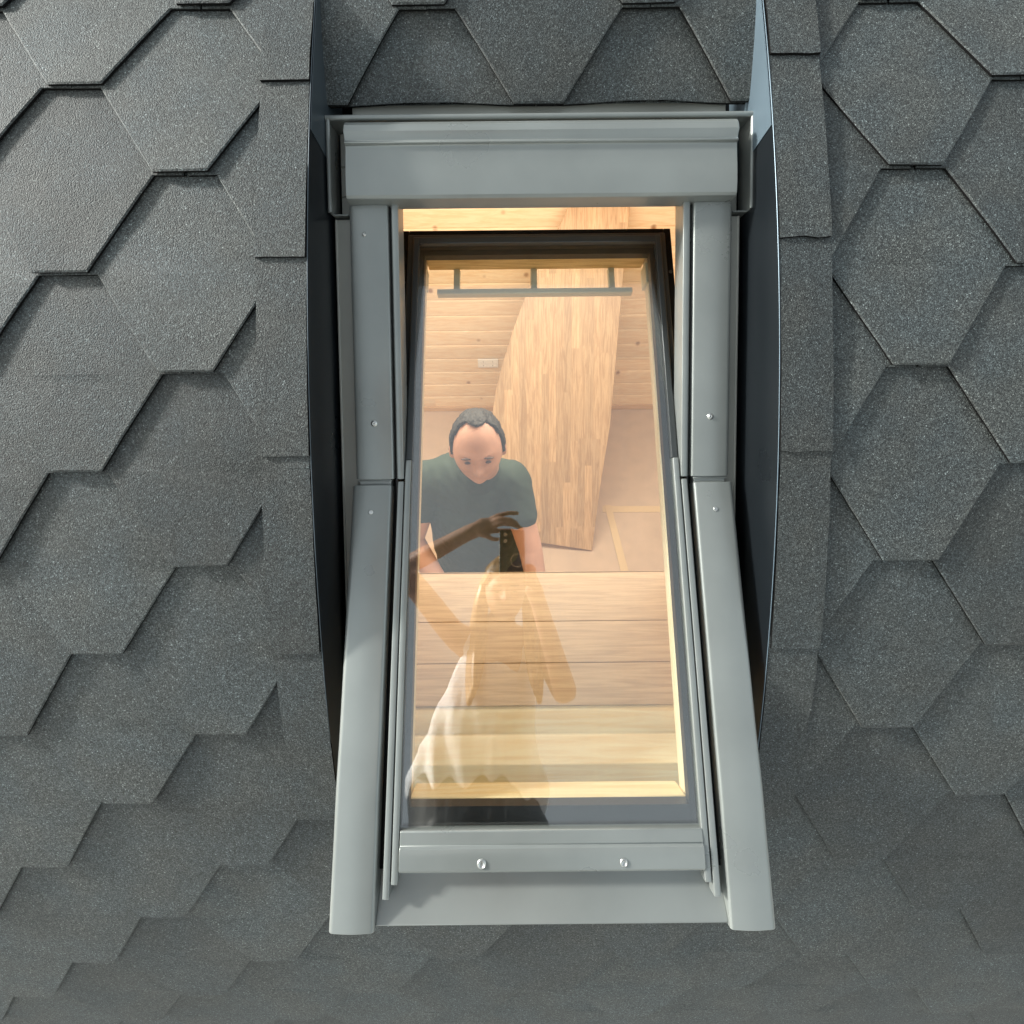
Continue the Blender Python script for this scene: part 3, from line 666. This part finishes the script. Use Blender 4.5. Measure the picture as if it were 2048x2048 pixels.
# ------------------------------------------------------------------ people
DG = bpy.context.evaluated_depsgraph_get
def skin_bm(joints, edges, sub=2):
    """joints: name -> (pos, radius) ; returns an evaluated bmesh of the skinned skeleton"""
    me = bpy.data.meshes.new('tmp'); names = list(joints); bm = bmesh.new(); lay = bm.verts.layers.skin.verify()
    vv = {}
    for i, nme in enumerate(names):
        p, r = joints[nme]; v = bm.verts.new(p); r = r if isinstance(r, tuple) else (r, r); v[lay].radius = r; v[lay].use_root = (i == 0); vv[nme] = v
    for a, b in edges: bm.edges.new((vv[a], vv[b]))
    bm.to_mesh(me); bm.free()
    o = bpy.data.objects.new('tmp', me); COL.objects.link(o)
    sk = o.modifiers.new('s', 'SKIN'); sk.use_smooth_shade = True
    ss = o.modifiers.new('u', 'SUBSURF'); ss.levels = sub; ss.render_levels = sub
    dg = DG(); dg.update(); me2 = bpy.data.meshes.new_from_object(o.evaluated_get(dg))
    bpy.data.objects.remove(o); r = bmesh.new(); r.from_mesh(me2); bpy.data.meshes.remove(me2); return r
def cloth_bm(joints, edges, n=28):
    """garment blank: elliptical tapered tubes with rounded ends, fused later by the remesh"""
    bm = bmesh.new()
    for a, b in edges:
        (pa_, ra), (pb_, rb) = joints[a], joints[b]; pa_, pb_ = Vector(pa_), Vector(pb_)
        ra = ra if isinstance(ra, tuple) else (ra, ra); rb = rb if isinstance(rb, tuple) else (rb, rb)
        d = (pb_-pa_); L_ = d.length; d.normalize()
        x = Vector((1, 0, 0)) - d*d.x
        if x.length < .25: x = Vector((0, 0, 1)) - d*d.z
        x.normalize(); y = d.cross(x); rings = []
        st = [(-.85, .53), (-.6, .8), (-.3, .954)]
        secs = [(pa_+d*q*min(ra), ra[0]*f, ra[1]*f) for q, f in st] + [(pa_+d*L_*i/6, ra[0]+(rb[0]-ra[0])*i/6, ra[1]+(rb[1]-ra[1])*i/6) for i in range(7)] + [(pb_-d*q*min(rb), rb[0]*f, rb[1]*f) for q, f in reversed(st)]
        for c, r0, r1 in secs: rings.append([bm.verts.new(c+x*r0*math.cos(2*math.pi*k/n)+y*r1*math.sin(2*math.pi*k/n)) for k in range(n)])
        for i in range(len(rings)-1):
            for k in range(n): bm.faces.new((rings[i][k], rings[i][(k+1) % n], rings[i+1][(k+1) % n], rings[i+1][k]))
        bm.faces.new(list(reversed(rings[0]))); bm.faces.new(rings[-1])
    bmesh.ops.recalc_face_normals(bm, faces=bm.faces)
    return bm
def chain(*nm): return [(nm[i], nm[i+1]) for i in range(len(nm)-1)]
def head_bm(mw, k=1.0):
    bm = bmesh.new(); bmesh.ops.create_uvsphere(bm, u_segments=56, v_segments=40, radius=1)
    g = lambda x, z, cx, cz, sx, sz: math.exp(-((x-cx)/sx)**2-((z-cz)/sz)**2)
    for v in bm.verts:
        x, y, z = v.co
        X, Y, Z = x*.076, y*.096, z*.116
        if z < 0: X *= 1-.30*z*z; Y *= 1-.06*z*z
        if y > 0:
            Y *= .93; f = min(1, y*1.6)
            Y += f*(.026*g(x, z, 0, -.16, .16, .13) + .012*g(x, z, 0, .03, .13, .17) - .012*g(x, z, .38, .06, .2, .13) - .012*g(x, z, -.38, .06, .2, .13)
                 + .007*g(x, z, .36, .24, .3, .09) + .007*g(x, z, -.36, .24, .3, .09) + .008*g(x, z, 0, -.44, .24, .05) + .007*g(x, z, 0, -.55, .22, .05) - .005*g(x, z, 0, -.49, .26, .03)
                 + .012*g(x, z, 0, -.84, .35, .16) + .005*g(x, z, .5, -.2, .2, .2)+.005*g(x, z, -.5, -.2, .2, .2))
        v.co = (X*k, Y*k, Z*k)
    for sx in (-1, 1):
        e = bmesh.ops.create_uvsphere(bm, u_segments=14, v_segments=10, radius=1, matrix=Matrix.Translation((sx*.079*k, -.006, -.008)) @ Matrix.Rotation(sx*-.35, 4, 'Z') @ Matrix.Diagonal((.008, .018, .030, 1)))
    bm.transform(mw); return bm
def join(name, bms, m, parent, vox=.005, mwinv=None, smooth=3):
    a = bmesh.new()
    for b in bms:
        me = bpy.data.meshes.new('t'); b.to_mesh(me); a.from_mesh(me); bpy.data.meshes.remove(me); b.free()
    if mwinv is not None: a.transform(mwinv)
    me = bpy.data.meshes.new(name); a.to_mesh(me); a.free(); me.materials.append(m)
    o = bpy.data.objects.new(name, me); COL.objects.link(o)
    r = o.modifiers.new('r', 'REMESH'); r.mode = 'VOXEL'; r.voxel_size = vox; r.use_smooth_shade = True
    if smooth: s = o.modifiers.new('s', 'SMOOTH'); s.factor = .5; s.iterations = smooth
    dg = DG(); dg.update(); me2 = bpy.data.meshes.new_from_object(o.evaluated_get(dg)); o.modifiers.clear(); o.data = me2
    if not me2.materials: me2.materials.append(m)
    b = bmesh.new(); b.from_mesh(me2); seen = set(); isl = []
    for v in b.verts:
        if v.index in seen: continue
        st = [v]; seen.add(v.index); g_ = [v]
        while st:
            for e_ in st.pop().link_edges:
                for q in e_.verts:
                    if q.index not in seen: seen.add(q.index); st.append(q); g_.append(q)
        isl.append(g_)
    isl.sort(key=len); bmesh.ops.delete(b, geom=[v for g_ in isl[:-1] for v in g_], context='VERTS'); b.to_mesh(me2); b.free()
    me2.shade_smooth(); me2.name = name
    if parent: o.parent = parent
    return o
def ruffle(o, fn):
    """push every vertex along its normal by fn(co)"""
    me = o.data; ns = [v.normal.copy() for v in me.vertices]; cs = [v.co.copy() for v in me.vertices]; flat = []
    for c, n_ in zip(cs, ns): flat.extend(c + n_*fn(c))
    me.vertices.foreach_set('co', flat); me.update()
def hair_cap(mw, lift=.010, lo=-.1, front=.45, k=1.0, wav=.004):
    bm = bmesh.new(); bmesh.ops.create_uvsphere(bm, u_segments=64, v_segments=44, radius=1)
    dele = []
    for v in bm.verts:
        x, y, z = v.co
        if z < lo - .25*max(0, -y) or (y > .25 and z < front + .25*abs(x)*0 - max(0, abs(x)-.62)*1.1): dele.append(v)
        q = 1 + noise.noise(Vector((x*4, y*4, z*4)))*.05
        v.co = ((x*(.076+lift))*k*q, (y*(.096+lift)-.004)*k*q, (z*(.116+lift))*k*q)
    bmesh.ops.delete(bm, geom=dele, context='VERTS')
    bmesh.ops.solidify(bm, geom=bm.faces[:], thickness=.012)
    bm.transform(mw); return bm
def hand(joints, edges, pre, wrist, palmdir, side, fingers, r=.0088):
    """palm + five finger chains; fingers: list of (root offset, [points])"""
    pass
def finger_chain(J, E, name, root, pts, r0=.009, r1=.0068):
    prev = root
    for i, p in enumerate(pts):
        nm = '%s%d' % (name, i); J[nm] = (p, r0+(r1-r0)*i/max(1, len(pts)-1)); E.append((prev, nm)); prev = nm
def fingers_bms(specs):
    """each finger its own short chain rooted inside the palm"""
    out = []
    for pts, r0 in specs:
        J = {}; E = []
        for i, p in enumerate(pts): J['p%d' % i] = (p, r0*(1-.22*i/(len(pts)-1)))
        E = chain(*J.keys()); out.append(skin_bm(J, E, 1))
    return out
V = Vector
def head_matrix(c, fwd, up=(0, 0, 1)):
    f = V(fwd).normalized(); x = f.cross(V(up)).normalized(); u = x.cross(f)
    return frame(x, f, u, c)

# --- the man inside, looking down, dark green T-shirt
MB_ = Matrix.Translation((-.11, 1.10, 0)); MBI = MB_.inverted()
man = empty('person', MB_, 'man in a dark green T-shirt standing inside behind the glass, head bowed over his hands', 'person')
hm = head_matrix((-.105, 1.065, 1.66), (.06, -.97, .14))
J = {'pelvis': ((-.145, 1.16, .93), (.150, .115)), 'belly': ((-.145, 1.16, 1.08), (.150, .12)), 'chest': ((-.145, 1.16, 1.28), (.145, .115)), 'upch': ((-.142, 1.16, 1.39), (.10, .08)), 'neck': ((-.107, 1.135, 1.49), .062), 'skull': ((-.105, 1.10, 1.60), .06),
     'shL': ((-.300, 1.15, 1.405), .060), 'elL': ((-.37, 1.04, 1.20), .044), 'wrL': ((-.24, .88, 1.10), .030), 'paL': ((-.190, .83, 1.095), (.040, .022)),
     'shR': ((-.008, 1.15, 1.405), .056), 'elR': ((.062, .98, 1.22), .042), 'wrR': ((.100, .80, 1.08), .030), 'paR': ((.080, .75, 1.06), (.040, .022)),
     'hipL': ((-.205, 1.17, .86), .095), 'knL': ((-.215, 1.15, .49), .062), 'anL': ((-.215, 1.18, .09), .042), 'toL': ((-.22, 1.04, .045), .038),
     'hipR': ((-.02, 1.17, .86), .095), 'knR': ((-.01, 1.15, .49), .062), 'anR': ((-.01, 1.18, .09), .042), 'toR': ((-.0, 1.04, .045), .038)}
E = chain('pelvis', 'belly', 'chest', 'upch', 'neck', 'skull')+chain('upch', 'shL', 'elL', 'wrL', 'paL')+chain('upch', 'shR', 'elR', 'wrR', 'paR')+chain('pelvis', 'hipL', 'knL', 'anL', 'toL')+chain('pelvis', 'hipR', 'knR', 'anR', 'toR')
def simple_hand(p, d, out, n_, r=.0092):
    """p palm centre, d finger direction, out thumb side, n_ palm normal (curl side)"""
    p, d, out, n_ = V(p), V(d).normalized(), V(out).normalized(), V(n_).normalized(); sp = []
    for i, (o, ln) in enumerate(((.030, .068), (.011, .078), (-.009, .073), (-.028, .056))):
        a = p + out*o*.7 - d*.012; b = p + out*o + d*(.035+ln*.3) + n_*.004; c2 = b + d*ln*.30 + n_*ln*.22; e = c2 + d*ln*.16 + n_*ln*.30
        sp.append(([a, p + out*o + d*.02, b, c2, e], r))
    a = p + out*.012 - d*.02; sp.append(([a, a+out*.034+d*.018+n_*.008, a+out*.046+d*.045+n_*.018, a+out*.044+d*.068+n_*.026], r*1.12))
    return fingers_bms(sp)
bms = [cloth_bm(J, E), head_bm(hm)] + simple_hand((-.190, .83, 1.095), (.8, -.55, -.15), (.2, .3, .9), (.4, .3, -.7)) + simple_hand((.080, .75, 1.06), (-.8, -.5, -.1), (-.2, .3, .9), (-.4, .3, -.7))
join('body', bms, M['skin_m'], man, .0045, MBI, 4)
hr = join('hair', [hair_cap(hm, .010, -.12, .88)], M['hair_m'], man, .003, MBI, 1)
ruffle(hr, lambda c: noise.noise(c*260)*.003 + noise.noise(c*60)*.003)
def eyes(hm, par, inv, dx=.030):
    for sx in (-1, 1):
        for nm, c, sz in (('eye', (sx*dx, .0765, .006), (.0095, .006, .0028)), ('eyebrow', (sx*dx, .0835, .027), (.018, .005, .003))):
            mb = MB(); bm = bmesh.new(); bmesh.ops.create_uvsphere(bm, u_segments=14, v_segments=8, radius=1, matrix=hm @ Matrix.Translation(c) @ Matrix.Diagonal((*sz, 1))); bm.transform(inv)
            mb.add([tuple(v.co) for v in bm.verts], [[v.index for v in f.verts] for f in bm.faces]); bm.free()
            mb.build(nm, M['brow'], par)
eyes(hm, man, MBI)
Jt = {k_: (J[k_][0], (J[k_][1][0]+.026, J[k_][1][1]+.030) if isinstance(J[k_][1], tuple) else J[k_][1]+.013) for k_ in ('pelvis', 'belly', 'chest', 'upch', 'shL', 'shR')}
Jt['upch'] = ((-.148, 1.155, 1.39), (.132, .112)); Jt['pelvis'] = ((-.145, 1.16, .93), (.172, .14)); Jt['hem'] = ((-.145, 1.16, .78), (.172, .14)); Jt['coll'] = ((-.118, 1.13, 1.468), .078)
for s1, e1 in (('shL', 'elL'), ('shR', 'elR')): Jt['sl'+s1] = (tuple(V(J[s1][0]).lerp(V(J[e1][0]), .50)), .060)
Et = chain('hem', 'pelvis', 'belly', 'chest', 'upch', 'coll')+[('upch', 'shL'), ('upch', 'shR'), ('shL', 'slshL'), ('shR', 'slshR')]
tee = join('t_shirt', [cloth_bm(Jt, Et)], M['tee'], man, .006, MBI, 2)
ruffle(tee, lambda c: noise.noise(Vector((c.x*13, c.y*13, c.z*6)))*.010 + noise.noise(Vector((c.x*30+c.z*22, c.y*30, c.z*18)))*.004)   # creases
Jp = {k_: (J[k_][0], (J[k_][1][0]+.012, J[k_][1][1]+.016) if isinstance(J[k_][1], tuple) else J[k_][1]+.014) for k_ in ('pelvis', 'hipL', 'knL', 'anL', 'hipR', 'knR', 'anR')}
join('trousers', [cloth_bm(Jp, chain('pelvis', 'hipL', 'knL', 'anL')+chain('pelvis', 'hipR', 'knR', 'anR'))], M['jeans'], man, .007, MBI, 2)
# the cloth in his hand
bm = bmesh.new(); bmesh.ops.create_icosphere(bm, subdivisions=4, radius=1)
for v in bm.verts:
    q = 1+noise.noise(v.co*2.2)*.35; v.co = (v.co.x*.062*q, v.co.y*.038*q, v.co.z*.03*q)
cl = join('cleaning_cloth', [bm], M['cloth'], None, .004, None, 1); cl.matrix_basis = Matrix.Translation((-.115, .79, 1.09))
tag(cl, 'crumpled yellow cloth held in front of the man in the green T-shirt', 'cloth')

# --- the photographer outside, seen mirrored in the glass
def LW(x, y, z): return tuple(L2W(x, y, z))
WO = Matrix.Translation((-.08, -.80, 1.55)); WOI = WO.inverted()
wom = empty('person', WO, 'woman in a white top with long hair holding up a phone, mirrored in the glass', 'person')
hw = head_matrix((-.031, -.322, 2.965), (.05, .50, -.80), (0, .8, .5))
K = {'pelvis': ((-.10, -.86, 2.44), (.14, .105)), 'belly': ((-.105, -.77, 2.60), (.125, .09)), 'chest': ((-.085, -.62, 2.78), (.13, .095)), 'upch': ((-.06, -.52, 2.88), (.11, .075)), 'neck': ((-.045, -.44, 2.935), .046), 'skull': ((-.035, -.36, 2.965), .05),
     'shL': ((-.205, -.485, 2.905), .050), 'elL': (LW(-.37, -.06, .14), .038), 'wrL': (LW(-.135, .035, .028), .026), 'paL': (LW(-.085, .050, .020), (.034, .020)),
     'shR': ((.095, -.495, 2.905), .050), 'elR': (LW(.170, -.455, .27), .044), 'wrR': (LW(.075, -.175, .055), .027), 'paR': (LW(.055, -.125, .035), (.020, .034)),
     'hipL': ((-.19, -.87, 2.36), .092), 'knL': ((-.19, -.76, 1.98), .062), 'anL': ((-.18, -.86, 1.62), .040), 'toL': ((-.185, -.73, 1.575), .034),
     'hipR': ((-.01, -.87, 2.36), .092), 'knR': ((-.0, -.76, 1.98), .062), 'anR': ((.0, -.86, 1.62), .040), 'toR': ((.005, -.73, 1.575), .034)}
def blob(c, r, ax=(1, 0, 0)):
    bm = bmesh.new(); x = Vector(ax).normalized(); z = x.cross(Vector((0, 1, 0))).normalized(); y = z.cross(x)
    bmesh.ops.create_uvsphere(bm, u_segments=20, v_segments=14, radius=1, matrix=ML @ frame(x, y, z, c) @ Matrix.Diagonal((*r, 1))); return bm
bms = [skin_bm(K, E), head_bm(hw, .96), blob((-.092, .046, .016), (.042, .030, .015), (1, .25, 0)), blob((-.098, .030, .012), (.030, .018, .014), (1, -.5, 0)), blob((.060, -.128, .040), (.034, .020, .014), (.1, 1, 0))]
f3 = lambda *a: [LW(*q) for q in a]
bms += fingers_bms([(f3((-.085, .065, .022), (-.045, .083, .010), (-.010, .088, .004), (.022, .086, .004)), .0098),       # forefinger stretched over the top
                    (f3((-.080, .055, .015), (-.040, .068, -.004), (-.005, .062, -.010), (.020, .045, -.008)), .0100),
                    (f3((-.078, .042, .012), (-.035, .052, -.006), (.005, .046, -.010), (.034, .030, -.006)), .0098),
                    (f3((-.082, .030, .012), (-.040, .037, .030), (-.002, .038, .032), (.036, .016, .028)), .0092),
                    (f3((-.100, .035, .012), (-.080, .012, .004), (-.058, .002, .0), (-.040, .004, -.002)), .0098)])
bms += fingers_bms([(f3((.060, -.110, .035), (.066, -.085, .012), (.050, -.078, -.008), (.034, -.080, -.011)), .0085),
                    (f3((.062, -.125, .035), (.068, -.105, .010), (.050, -.098, -.009), (.032, -.099, -.012)), .0086),
                    (f3((.062, -.138, .035), (.066, -.124, .010), (.048, -.117, -.009), (.032, -.117, -.011)), .0082),
                    (f3((.058, -.150, .038), (.060, -.140, .014), (.044, -.134, -.006), (.030, -.132, -.008)), .0074),
                    (f3((.050, -.125, .045), (.042, -.100, .034), (.030, -.078, .022), (.018, -.062, .018)), .0098)])
join('body', bms, M['skin_w'], wom, .0045, WOI)
eyes(hw, wom, WOI)
hb = [hair_cap(hw, .016, -.35, .52, .97)]
for sx in (-1, 1):
    for q in range(3):
        a = V(hw @ V((sx*.05, -.03-.02*q, .06))); b_ = V(hw @ V((sx*.085, .0-.03*q, -.03))); c2 = V(hw @ V((sx*(.090+.005*q), .0-.022*q, -.11)))
        d_ = c2 + V((sx*.004*q, -.035-.008*q, -.075)); e2 = d_ + V((sx*.006, -.03, -.09-.01*q)); g2 = e2+V((0, -.01, -.06-.02*q))
        J2 = {'a': (tuple(a), .032), 'b': (tuple(b_), .030), 'c': (tuple(c2), .032), 'd': (tuple(d_), .030), 'e': (tuple(e2), .024), 'g': (tuple(g2), .010)}
        hb.append(skin_bm(J2, chain('a', 'b', 'c', 'd', 'e', 'g'), 1))
join('hair', hb, M['hair_w'], wom, .005, WOI, 2)
Kt = {'pelvis': ((-.122, -.785, 2.58), (.235, .135)), 'belly': ((-.115, -.74, 2.63), (.21, .13)), 'chest': ((-.085, -.63, 2.765), (.165, .12)), 'upch': ((-.06, -.535, 2.865), (.125, .09)),
      'a': ((-.155, -.495, 2.895), (.05, .055)), 'b': ((.045, -.50, 2.895), (.05, .055))}
top = join('white_top', [cloth_bm(Kt, chain('pelvis', 'belly', 'chest', 'upch')+[('upch', 'a'), ('upch', 'b')])], M['white_top'], wom, .006, WOI, 2)
ruffle(top, lambda c: noise.noise(Vector((c.x*21, c.y*9, c.z*3)))*.024*min(1, max(.15, (1.40-c.z)*2.6)))   # loose folds
Kp = {k_: (K[k_][0], (K[k_][1][0]+.012, K[k_][1][1]+.012) if isinstance(K[k_][1], tuple) else K[k_][1]+.012) for k_ in ('pelvis', 'hipL', 'knL', 'anL', 'hipR', 'knR', 'anR')}
Kp['pelvis'] = ((-.125, -.83, 2.49), (.262, .16)); Kp['hipL'] = (K['hipL'][0], .14); Kp['hipR'] = (K['hipR'][0], .14)
join('black_trousers', [cloth_bm(Kp, chain('pelvis', 'hipL', 'knL', 'anL')+chain('pelvis', 'hipR', 'knR', 'anR'))], M['gasket'], wom, .007, WOI, 2)
# her phone: the lens is where this picture is taken from
ph = empty('phone', ML.copy(), 'black phone with a steel ring held by the woman mirrored in the glass', 'phone')
mb = MB(); mb.box(-.041, .036, -.116, .034, .0035, .0125); mb.build('phone_body', M['phone'], ph, bevel=.004, seg=3)
mb = MB(); mb.box(-.0425, -.0405, -.112, .030, .0030, .013); mb.build('case_edge', M['steel'], ph, bevel=.0008)
mb = MB(); n = 28
prof = [(.0205, .0034), (.0205, .0010), (.0180, .0010), (.0180, .0034)]
vs = [(.012+q*math.cos(2*math.pi*i/n), -.062+q*math.sin(2*math.pi*i/n), h) for q, h in prof for i in range(n)]
mb.add(vs, [(a*n+i, a*n+(i+1) % n, (a+1)*n+(i+1) % n, (a+1)*n+i) for a in range(3) for i in range(n)]); mb.build('grip_ring', M['steel'], ph)
mb = MB(); mb.cyl((-.024, .018), .0062, .0008, .0034, 20); mb.cyl((-.024, -.002), .0062, .0008, .0034, 20); mb.build('lens', M['steel'], ph)
